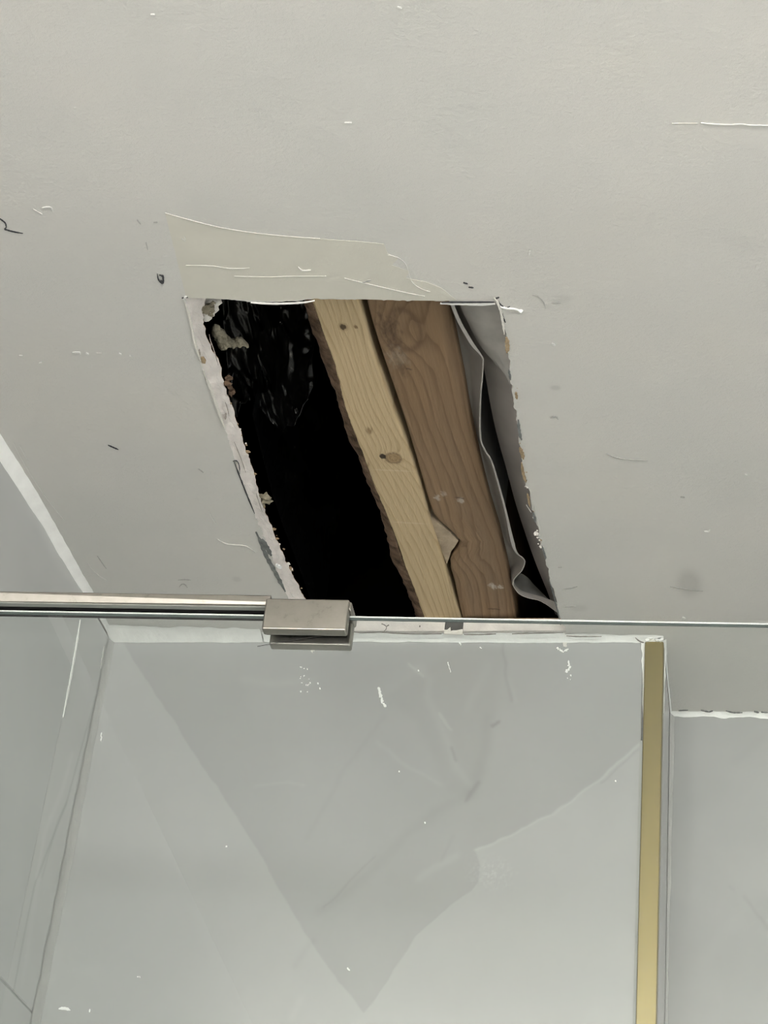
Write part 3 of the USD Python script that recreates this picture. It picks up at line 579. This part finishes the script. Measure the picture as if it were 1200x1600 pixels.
def joist(name, lab, lpx, rpx, dz, y0, y1, hgt, colour, parent_label=None, ny=900, nx=90, edge=.0022):
    """A sawn joist: its underside outline from the photo on the plane z = CEIL + dz, a printed grain, rounded arrises and sides going up hgt."""
    a, b = on_z(lpx, dz), on_z(rpx, dz)
    def fit(q, yy, keep):
        o = np.argsort(q[:, 1]); q = q[o]
        s = np.polyfit(q[:, 1], q[:, 0], 1)
        x = np.interp(yy, q[:, 1], q[:, 0])
        x = np.where(yy < q[0, 1], q[0, 0] + s[0] * (yy - q[0, 1]), x); return np.where(yy > q[-1, 1], q[-1, 0] + s[0] * (yy - q[-1, 1]), x)
    yy = np.linspace(y0, y1, ny)
    xl, xr = fit(a, yy, 1), fit(b, yy, 1)
    s = np.linspace(0, 1, nx)
    rows = []
    z0 = CEIL + dz
    X = xl[:, None] * (1 - s) + xr[:, None] * s
    Y = np.repeat(yy[:, None], nx, 1)
    d = np.minimum(X - xl[:, None], xr[:, None] - X)
    Z = z0 + np.where(d < edge, edge - np.sqrt(np.maximum(edge ** 2 - (edge - d) ** 2, 0)), 0)
    col, relief = colour(X, Y, s[None, :].repeat(ny, 0), xl, xr)
    Z = Z + relief
    P = np.stack([X, Y, Z], -1)
    side = lambda x, f: [np.stack([x, yy, np.full(ny, z0 + edge + (hgt - edge) * f)], -1)]
    L = np.stack([side(xl, f)[0] for f in (1, .6, .3, .12, .04)], 1); Rr = np.stack([side(xr, f)[0] for f in (.04, .12, .3, .6, 1)], 1)
    G = np.concatenate([L, P, Rr], 1)
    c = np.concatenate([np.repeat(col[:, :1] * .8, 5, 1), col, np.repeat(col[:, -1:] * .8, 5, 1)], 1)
    v, f = gridmesh(G)
    t = thing(name, lab, 'joist')
    # close the top and the two ends
    i = np.arange(G.shape[0] * G.shape[1]).reshape(G.shape[:2]); tl, tr = i[:, 0], i[:, -1]
    f = np.vstack([f, np.c_[tl[:-1], tr[:-1], tr[1:]], np.c_[tl[:-1], tr[1:], tl[1:]]])
    for r in (i[0], i[-1]):
        f = np.vstack([f, np.c_[np.full(len(r) - 2, r[0]), r[1:-1], r[2:]]])
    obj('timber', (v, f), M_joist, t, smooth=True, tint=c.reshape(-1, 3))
    return t, (yy, xl, xr, z0)
PALE, PDARK = np.array([.520, .402, .245]), np.array([.30, .205, .10])
DP, DB = T + .0012, T + .0032
def lines(Fv, sharp=5.0, period=1.0):
    q = np.mod(Fv, period) / period                     # late wood: slow rise, sharp fall
    return np.clip(q, 0, 1) ** sharp * sstep(1.0, .93, q)
def pale_wood(X, Y, S, xl, xr):
    c = on_z([(615, 716), (522, 597), (577, 673), (572, 727), (536, 511), (556, 511), (598, 713), (543, 534), (617, 867)], DP)
    w = S * 1.0
    y = (Y - c[4, 1]) / .4
    Fv = 7.0 * (w + .12 * fnoise(S * 2, Y * 9, 11, 2)) ** 1.15 - 5.2 * y + .30 * fnoise(S * 9, Y * 14, 12, 3)
    Fv = Fv + 1.8 * np.sin(np.clip(y, 0, 1) * 7) * S
    for k, (ax, ay, amp) in {0: (.0085, .012, 1.5), 6: (.004, .007, .8), 4: (.004, .010, .6)}.items():
        r2 = ((X - c[k, 0]) / ax) ** 2 + ((Y - c[k, 1]) / ay) ** 2
        Fv = Fv + amp * np.exp(-r2)
    ln = lines(Fv, 5.0)
    fine = .5 + .5 * fnoise(S * 60, Y * 14, 13, 3)
    col = 1.06 * PALE * (1 - .10 * fine[..., None]) * (1 + .07 * fnoise(S * 3, Y * 6, 14, 2))[..., None]
    col = col * (1 - .75 * ln[..., None]) + PDARK * (.75 * ln[..., None])
    def spot(k, ax, ay, colr, a, ring=False):
        nonlocal col
        r = np.sqrt(((X - c[k, 0]) / ax) ** 2 + ((Y - c[k, 1]) / ay) ** 2) + .25 * fnoise(X * 900, Y * 900, 15 + k, 2)
        m = sstep(1.15, .8, r) * a if not ring else np.exp(-((r - 1) / .18) ** 2) * a
        col = col * (1 - m[..., None]) + np.array(colr) * m[..., None]
    spot(0, .0052, .0058, (.30, .20, .10), .75); spot(0, .0056, .0062, (.17, .11, .06), .8, True); spot(0, .0027, .003, (.20, .13, .07), .5, True)
    spot(6, .0024, .0030, (.03, .018, .012), .95); spot(4, .0021, .0030, (.015, .010, .010), 1.0); spot(5, .0013, .002, (.18, .11, .05), .8); spot(4, .0036, .0046, (.25, .17, .09), .35)
    for k in (2, 3):
        spot(k, .0011, .0042, (.22, .14, .07), .6)
        for q in range(6):
            ox, oy = (q - 2.5) * .0009, .0022 * math.sin(q * 2.3)
            m = np.exp(-((X - c[k, 0] - ox) / .00035) ** 2 - ((Y - c[k, 1] - oy) / .0024) ** 2) * .75
            col = col * (1 - m[..., None]) + np.array([.16, .10, .05]) * m[..., None]
    spot(1, .004, .005, (.30, .2, .1), .4)
    # saw marks across
    for k, yy in ((0, on_z([(640, 817)], DP)[0, 1]), (1, on_z([(610, 735)], DP)[0, 1])):
        m = np.exp(-((Y - yy - .004 * (S - .5)) / .0007) ** 2) * .30 * sstep(.05, .3, S) * sstep(1.0, .75, S)
        col = col * (1 - m[..., None]) + np.array([.78, .68, .5]) * m[..., None]
    return col, -.00018 * ln + .00015 * fnoise(S * 40, Y * 30, 18, 2)
pale_l = [(484, 468), (496, 500), (504, 525), (516, 555), (527, 595), (538, 640), (553, 680), (570, 725), (585, 765), (600, 800), (614, 838), (628, 878), (640, 908), (652, 940), (660, 963), (668, 985)]
pale_r = [(561, 468), (572, 510), (585, 555), (603, 605), (620, 655), (634, 690), (650, 738), (663, 782), (674, 822), (688, 862), (700, 902), (711, 940), (719, 963), (726, 985)]
pale, pg = joist('ceiling_joist', 'pale yellow softwood joist with knots and bark along its left edge', pale_l, pale_r, DP, .62, YF + .05, .14, pale_wood)
# bark on its waney left arris
out_px = [(474, 468), (482, 500), (498, 545), (508, 575), (522, 610), (534, 650), (546, 690), (556, 705), (566, 735), (576, 760), (590, 790), (600, 820), (606, 850), (612, 876), (614, 880), (622, 892), (632, 915), (642, 940), (650, 963), (658, 985)]
o = on_z(out_px, DP + .006); i_ = on_z(pale_l, DP)
yy = np.linspace(i_[0, 1] - .08, i_[-1, 1] + .02, 420)
xo = np.interp(yy, o[:, 1], o[:, 0], left=np.nan); s0 = np.polyfit(o[:, 1], o[:, 0], 1); xo = np.where(np.isnan(xo), o[0, 0] + s0[0] * (yy - o[0, 1]), xo)
xi = np.interp(yy, pg[0], pg[1]) + .0012
xo = xo + .0012 * fnoise(yy * 140, yy * 0, 101, 4)
xi = xi + .0008 * fnoise(yy * 120, yy * 0, 102, 4)
qs = np.linspace(0, 1, 12)
G = np.zeros((len(yy), 16, 3))
for j, q in enumerate(qs):
    G[:, j + 3, 0] = xi * (1 - q) + xo * q; G[:, j + 3, 1] = yy
    G[:, j + 3, 2] = CEIL + DP - .0002 + .0065 * q ** 1.6 + .0011 * fnoise(yy * 150, yy * 0 + 4 * q, 103, 3) * (4 * q * (1 - q)) ** .5
for j, z in enumerate((.03, .015, .006)):
    G[:, j, 0], G[:, j, 1], G[:, j, 2] = xi + .001, yy, CEIL + DP + z
G[:, 15] = np.c_[xi + .001, yy, np.full(len(yy), CEIL + DP + .03)]
obj('bark_edge', gridmesh(G), M_bark, pale, smooth=50, label='rough brown bark left along the edge')
# spur of torn wood towards the second joist
sp = np.array([(668, 806), (682, 818), (692, 824), (702, 832), (712, 842), (716, 846), (710, 856), (705, 862), (702, 872), (698, 882), (690, 862), (680, 834)], float)
pol = Polygon(on_z(sp, DP + .003)[:, :2]).buffer(0)
m = trimesh.creation.extrude_polygon(pol, .03, engine='earcut'); m.apply_translation([0, 0, CEIL + DP + .0035])
obj('wood_spur', m, M_chip, pale)

BROWN, BDARK = np.array([.235, .155, .090]), np.array([.115, .068, .034])
def brown_wood(X, Y, S, xl, xr):
    c = on_z([(632, 515), (608, 520), (722, 850), (700, 800), (620, 560), (690, 640), (628, 575)], DB)
    y = (Y - c[0, 1]) / .4
    Fv = 6.5 * S + .8 * np.sin(y * 5 + 1) + .45 * fnoise(S * 4, Y * 11, 21, 3) + .12 * fnoise(S * 14, Y * 40, 22, 2)
    for k, ax, ay, amp in ((0, .017, .030, 2.3), (2, .018, .030, 2.6), (1, .008, .012, 1.0)):
        r2 = ((X - c[k, 0]) / ax) ** 2 + ((Y - c[k, 1]) / ay) ** 2
        Fv = Fv + amp * np.exp(-r2)
    ln = lines(Fv, 3.8)
    col = BROWN * (1 + .17 * fnoise(S * 5, Y * 7, 23, 3) + .06 * fnoise(S * 50, Y * 12, 24, 2))[..., None]
    col = col * (1 + np.array([.05, .0, -.1]) * fnoise(S * 4 + 8, Y * 9, 27, 2)[..., None])
    col = col * (1 - .75 * ln[..., None]) + BDARK * (.75 * ln[..., None])
    def spot(k, ax, ay, colr, a, seed, rough=.4):
        nonlocal col
        r = np.sqrt(((X - c[k, 0]) / ax) ** 2 + ((Y - c[k, 1]) / ay) ** 2) + rough * fnoise(X * 420, Y * 220, seed, 4)
        m = sstep(1.1, .45, r) * a * np.clip(.75 + .9 * fnoise(X * 1100 + Y * 500, Y * 420, seed + 40, 3), 0, 1.25)
        m = np.clip(m, 0, 1)
        col = col * (1 - m[..., None]) + np.array(colr) * m[..., None]
    # the big oval knot ring, dark torn grain beside it, grey dust below
    rr = np.sqrt(((X - c[0, 0]) / .0105) ** 2 + ((Y - c[0, 1]) / .021) ** 2)
    m = np.exp(-((rr - 1) / .16) ** 2) * .55 * sstep(-.012, .004, X - c[0, 0] + .006); col = col * (1 - m[..., None]) + np.array([.10, .06, .035]) * m[..., None]
    spot(1, .0085, .024, (.085, .052, .032), .75, 25, .8); spot(4, .008, .014, (.30, .255, .20), .45, 26, .7); spot(6, .004, .01, (.09, .055, .03), .6, 28, .6)
    spot(2, .004, .006, (.09, .055, .03), .6, 29, .5)
    m = sstep(.80, 1.0, S) * .38; col = col * (1 - m[..., None]) + np.array([.10, .063, .036]) * m[..., None]      # shade of the hanging sheet painted along the right arris
    for px, a in (((683, 777), .45), ((693, 772), .3), ((720, 782), .5), ((678, 930), .35), ((768, 915), .45), ((782, 917), .5), ((772, 917), .4)):
        p = on_z([px], DB)[0]; r = np.sqrt(((X - p[0]) / .0028) ** 2 + ((Y - p[1]) / .0045) ** 2) + .8 * fnoise(X * 700, Y * 500, int(px[0]), 2)
        m = sstep(1.0, .4, r) * a; col = col * (1 - m[..., None]) + np.array([.60, .56, .50]) * m[..., None]
    for a_, b_ in (((764, 951), (780, 952)), ((636, 576), (642, 577)), ((712, 777), (724, 779))):
        p, q = on_z([a_], DB)[0], on_z([b_], DB)[0]; dd = shapely.distance(shapely.points(X.ravel(), Y.ravel()), LineString([p[:2], q[:2]])).reshape(X.shape)
        m = np.exp(-(dd / .0007) ** 2) * .8; col = col * (1 - m[..., None]) + np.array([.04, .025, .015]) * m[..., None]
    return col, -.0003 * ln + .0004 * fnoise(S * 25, Y * 30, 28, 3)
brown_l = [(572, 468), (580, 500), (594, 545), (606, 580), (620, 620), (634, 662), (646, 702), (657, 740), (664, 765), (671, 787), (677, 803), (684, 813), (692, 820), (704, 830), (714, 841), (719, 846), (716, 858), (708, 867), (703, 876), (704, 890), (710, 910), (715, 935), (721, 963), (727, 985)]
brown_r = [(700, 468), (708, 505), (716, 545), (725, 590), (733, 640), (743, 690), (753, 735), (766, 785), (780, 830), (792, 880), (800, 920), (806, 963), (809, 985)]
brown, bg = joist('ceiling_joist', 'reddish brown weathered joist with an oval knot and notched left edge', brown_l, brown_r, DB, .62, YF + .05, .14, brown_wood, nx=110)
tag(pale, group=None); 

# ---- plastic sheets hanging in the roof space
def ruled(a, b, n=120, m=14, bow=0.0):
    s = np.linspace(0, 1, m)[None, :, None]
    P = a[:, None] * (1 - s) + b[:, None] * s
    P[..., 2] += bow * np.sin(math.pi * s[..., 0])
    return P
# sheet tucked beside the brown joist, its loose wavy edge hanging down
wavy = [(702, 468), (714, 500), (726, 522), (738, 541), (748, 552), (754, 562), (753, 585), (750, 620), (749, 660), (750, 685), (757, 704), (766, 718), (773, 740), (780, 765), (787, 792), (792, 815), (796, 835), (800, 852), (808, 866), (816, 872), (819, 877), (815, 890), (806, 900), (801, 908), (801, 914)]
wv = on_z(spline(wavy, 170), .012)
k = np.linspace(0, 1, 170)
inner = on_z(spline([(697, 468), (705, 505), (713, 545), (722, 590), (730, 640), (740, 690), (750, 735), (763, 785), (776, 830), (786, 866), (790, 890), (794, 914)], 170), DB + .006)
sheet = thing('plastic_sheet', 'grey plastic sheet with a wavy loose edge beside the brown joist', 'plastic sheet')
G = ruled(inner, wv, m=16, bow=.006)
obj('sheet', solid(G, .0004), M_sheet, sheet, smooth=40)
# turned hem along the loose edge, paler in colour for its lit band
hem_px = spline(wavy, 170)
w_ = np.interp(np.linspace(0, 1, 170), [0, .1, .17, .22, .5, .7, .78, .84, .88, 1], [5, 5, 5, 1.2, 1.5, 2.5, 3.5, 5, 1.5, 1.5])
a = on_z(hem_px + np.c_[w_, -w_ * .2], .0125)
obj('hem', solid(ruled(wv + [0, 0, -.0002], a, m=4), .0005), M_sheetl, sheet, smooth=40)
# its tail sweeps across to the right edge of the hole
lowc = on_z(spline([(800, 911), (804, 920), (812, 929), (826, 935), (840, 938), (852, 944), (866, 954), (880, 964)], 60), .011); upc = on_z(spline([(801, 908), (806, 916), (816, 924), (832, 929), (846, 933), (858, 937), (870, 942), (884, 948)], 60), .018)
obj('tail', solid(ruled(lowc, upc, m=6), .0004), M_sheetl, sheet, smooth=40)
inn = upc.copy(); top = on_z(spline([(802, 904), (812, 896), (822, 901), (834, 914), (842, 922), (848, 928), (852, 932), (856, 936)], 60), .034)
obj('tail_inside', solid(ruled(on_z(spline([(801, 908), (806, 916), (816, 924), (832, 929), (846, 933), (857, 937)], 60), .018) + [0, .0006, 0], top, m=8), .0004), M_sheetd, sheet, smooth=40)

# sheet lying over the board on the right of the hole
s2l = on_z(spline([(690, 440), (712, 480), (730, 515), (748, 548), (758, 580), (764, 615), (774, 665), (790, 725), (806, 785), (822, 835), (840, 885), (856, 925), (868, 960)], 140), .036)
s2r = on_z(spline([(800, 440), (800, 480), (806, 520), (812, 560), (820, 610), (828, 665), (838, 720), (850, 780), (864, 840), (876, 890), (890, 940), (900, 975)], 140), T + .009)
sheet2 = thing('plastic_sheet', 'taupe plastic sheet lining the right side of the hole', 'plastic sheet')
G = ruled(s2l, s2r, m=18, bow=-.002); kk = np.linspace(0, 6, 140)[:, None]
G[..., 2] += .0012 * fnoise(kk + np.zeros((1, 18)), np.linspace(0, 2, 18)[None, :] + 0 * kk, 120, 3)
obj('sheet', solid(G, .0005), plain('taupe_polythene', (.36, .325, .30), .45, vary=.10, vscale=40, spec=.4), sheet2, smooth=40)
fl = on_z(spline([(712, 452), (719, 476), (733, 507), (752, 540), (775, 570), (790, 585), (797, 592)], 60), .0205); fr = on_z(spline([(800, 452), (800, 474), (801, 500), (803, 530), (804, 556), (803, 578), (800, 594)], 60), T + .0012)
G = ruled(fl, fr, m=16, bow=-.003); kk = np.linspace(0, 4, 60)[:, None]
G[..., 2] += .0018 * fnoise(kk + np.zeros((1, 16)), np.linspace(0, 3, 16)[None, :] + 0 * kk, 121, 3)
obj('flap', solid(G, .0005), M_sheetl, sheet2, smooth=40, label='flap at the near corner, its brightness put into the colour')
# dark sheet deeper in
d0 = on_z(spline([(690, 430)] + brown_r[:-4], 90), DB + .0095) + [.0022, 0, 0]; d1 = d0 + [.004, 0, .118]
sheet3 = tag(obj('plastic_sheet', solid(ruled(d0, d1, m=16), .0005), M_sheetd, smooth=40), 'dark grey plastic sheet lying up the side of the brown joist behind the wavy sheet', 'plastic sheet')

# crumpled black polythene at the near left corner
ps = np.random.default_rng(3)
nu, nv = 110, 90
aL = on_z(resample([(394, 648), (400, 672), (408, 705), (423, 765), (445, 830), (472, 900), (500, 980)], nu), .045); aT = aL + np.array([.006, .0, .30])
s = np.linspace(0, 1, nv)[None, :, None]
G = aL[:, None] * (1 - s) + aT[:, None] * s
uu, vv = np.meshgrid(np.linspace(0, 10, nu), np.linspace(0, 8, nv), indexing='ij')
G[..., 0] += .005 * fnoise(uu, vv, 130, 4) * np.minimum(vv * .6, 1)
black = thing('black_sheet', 'black plastic lining hanging inside the left of the hole', 'plastic sheet')
obj('lining', solid(G, .0006), M_black, black, smooth=50)
c0, c1 = on_z([(318, 440)], .05)[0], on_z([(500, 440)], .05)[0]
nu, nv = 160, 140
uu, vv = np.meshgrid(np.linspace(0, 1, nu), np.linspace(0, 1, nv), indexing='ij')
base = on_z([(345, 590)], .05)[0]; wide = on_z([(500, 560)], .05)[0]
P0 = on_z(np.c_[352 + 140 * uu.ravel(), (640 - 40 * uu + 30 * np.sin(3 * uu)).ravel() - 0 * vv.ravel()], .055).reshape(nu, nv, 3)
P = P0.copy(); P[..., 2] += vv * .15; P[..., 1] -= .12 * vv
fold = np.sin(uu * 6 + 9.0 * vv + 5 * fnoise(uu * 2.5, vv * 2.5, 141, 3)) * .007 + .020 * np.abs(fnoise(uu * 4 + vv * 6, vv * 5 - uu * 2, 142, 3))
P[..., 1] += fold * (1 - .3 * vv); P[..., 2] += .010 * np.sin(uu * 6) * (1 - vv)
bag = thing('black_sheet', 'crumpled shiny black plastic bag near the left top corner of the hole', 'plastic sheet')
obj('bag', solid(P, .0005), M_black, bag, smooth=60)
# tuft of insulation caught in front of it
tuft = thing('insulation_tuft', 'beige tuft of insulation sticking out at the left of the hole', 'insulation')
pt = spline([(336, 512), (344, 522), (352, 529), (366, 531), (384, 529), (392, 536)], 20); rad = np.interp(np.linspace(0, 1, 20), [0, .2, .5, .8, 1], [.002, .0045, .0042, .003, .001])
g = np.random.default_rng(77)
q3 = on_z(pt, .03) + np.cumsum(g.normal(0, .0004, (20, 3)), axis=0)
sph = [mf.Manifold.sphere(r_, 12).translate(list(c_)) for r_, c_ in zip(rad, q3)]
wool = mf.Manifold.batch_boolean([mf.Manifold.batch_hull([a_, b_]) for a_, b_ in zip(sph[:-1], sph[1:])], mf.OpType.Add).refine_to_length(.0009)
wv_, wf_ = usdkit.meshkit.arrays(wool)[:2]
wv_ = np.array(wv_); nz = fnoise(wv_[:, 0] * 380 + wv_[:, 2] * 200, wv_[:, 1] * 380, 78, 4)
wv_ += (wv_ - q3[np.argmin(((wv_[:, None] - q3[None]) ** 2).sum(-1), 1)]) * (.75 * nz)[:, None]
obj('wool', (wv_, wf_), M_wool, tuft, smooth=60)
tuft2 = thing('plaster_scrap', 'pale plaster scrap wedged in the near left corner of the hole', 'plaster scrap')
ms = [crumb(on_z([p], T + .006)[0], r, 950 + k, .8) for k, (p, r) in enumerate([((318, 482), .005), ((326, 476), .006), ((334, 474), .0045), ((321, 492), .004), ((331, 490), .0022)])]
obj('scrap', cat(*[trimesh.Trimesh(*m_, process=False) for m_ in ms]), M_paper, tuft2, smooth=60)

# ---- glass screen and its rail
ZG = 2.13
g0, g1 = on_z([(0, 953.5)], ZG - CEIL)[0], on_z([(1200, 974)], ZG - CEIL)[0]
gd = (g1 - g0)[:2] / np.linalg.norm((g1 - g0)[:2]); gn = np.array([gd[1], -gd[0]])          # along the pane, and towards the lens
def gp(a, n, z):                # a along the pane from g0, n towards the lens from its front face
    return np.array([g0[0] + gd[0] * a + gn[0] * n, g0[1] + gd[1] * a + gn[1] * n, z])
def gbox(a0, a1, n0, n1, z0, z1, bevel=0.0):
    m = box([a0, n0, z0], [a1, n1, z1], bevel)
    v, f = usdkit.meshkit.arrays(m)[:2]
    q = np.c_[g0[0] + gd[0] * v[:, 0] + gn[0] * v[:, 1], g0[1] + gd[1] * v[:, 0] + gn[1] * v[:, 1], v[:, 2]]
    return q, f[:, ::-1]
def ga(px, n=0.0):              # distance along the pane of a pixel on the plane n in front of it
    o_ = np.array([g0[0] + gn[0] * n, g0[1] + gn[1] * n]); v = ray([px])[0]
    A = np.array([[v[0], -gd[0]], [v[1], -gd[1]]]); t, s_ = np.linalg.solve(A, o_ - EYE[:2]); return s_, EYE[2] + t * v[2]
GA0, GA1 = (XL + .004 - g0[0]) / gd[0], 1.15
GT = .008
pane = thing('glass_panel', 'clear frameless glass shower screen across the lower half', 'glass screen')
obj('pane', gbox(GA0, GA1, -GT, 0, .03, ZG - .0012), M_glass, pane)
obj('polished_edge', gbox(GA0, GA1, -.0008, .0001, ZG - .0008, ZG + .0002, .0003), M_edge, pane, label='bright ground top edge of the glass')
obj('edge_line', gbox(GA0, GA1, -.0003, .0002, ZG - .0024, ZG - .0011), M_edged, pane, label='dark line painted just below the top edge')  # dark strip in place of the refraction in the pane edge
rail = thing('support_rail', 'brushed nickel rail and clamp along the top of the glass', 'rail')
n1 = .006
aL_, zL_ = ga((415, 944), n1); aR_, zR_ = ga((541, 986), n1)
zbt = ga((200, 941), n1)[1]; ztp = ga((200, 926), n1)[1]
zct = ga((480, 937), n1)[1]; zcb = ga((480, 986), n1)[1]
def bar_ring(a, zm):             # section of the rail: square shoulders, the lower front turned under a little
    zm = zbt + zm
    pr = [(-.006, ztp), (n1 - .0007, ztp), (n1, ztp - .0007), (n1, zm), (n1 - .34 * (zm - zbt), zbt + .0003), (n1 - .34 * (zm - zbt) - .0004, zbt), (-.006, zbt)]
    return np.array([gp(a, n_, z_) for n_, z_ in pr])
bar_a = np.linspace(GA0, aL_ + .002, 14)
G = np.stack([bar_ring(a, np.interp(a, [ga((0, 940), n1)[0], aL_], [.0046, .0016])) for a in bar_a], 0)
bv, bf = gridmesh(np.concatenate([G, G[:, :1]], 1))
k_ = G.shape[1] + 1; last_ = len(bv) - k_
bf = np.vstack([bf, [[0, q + 1, q] for q in range(1, k_ - 2)], [[last_, last_ + q, last_ + q + 1] for q in range(1, k_ - 2)]])
obj('bar', (bv, bf), M_nickel, rail)
obj('underside_strip', gbox(GA0, aL_, .0002, n1 - .0020, zbt - .0005, zbt + .001), plain('painted_underside_grey', (.26, .27, .25), .5), rail)  # grey strip added for the tone reflected in the rail underside
obj('gasket', gbox(GA0, aL_, -GT, .0001, ZG + .0008, zbt + .0003), M_gasket, rail)
obj('clamp_front', gbox(aL_, aR_, .0006, n1 + .0012, zcb, zct, .0010), M_nickel, rail, smooth=30)
obj('clamp_back', gbox(aL_ + .001, aR_, -GT - .007, -GT - .0006, zcb, zct, .0010), M_nickel, rail, smooth=30)
obj('clamp_cap', gbox(aL_, aR_ + .001, -GT - .006, n1 - .001, ZG + .0006, zct, .0010), M_nickel, rail, smooth=30)
obj('clamp_liner', gbox(aL_ + .0015, aR_ - .0005, .0003, .0007, zcb + .0005, ZG), M_gasket, rail)

# a hair clinging to the glass below the clamp
hp = spline([(402, 1010), (430, 1005), (470, 998), (510, 993), (536, 991)], 24)
pts = np.array([gp(*(lambda q: (q[0], .0006, q[1]))(ga(p, .0006))) for p in hp])
hs = []
for a_, b_ in zip(pts[:-1], pts[1:]):
    hs.append(trimesh.creation.cylinder(.00016, segment=[a_, b_], sections=6))
tag(obj('hair', cat(*hs), M_hair), 'thin dark hair stuck to the glass under the nickel clamp', 'hair')
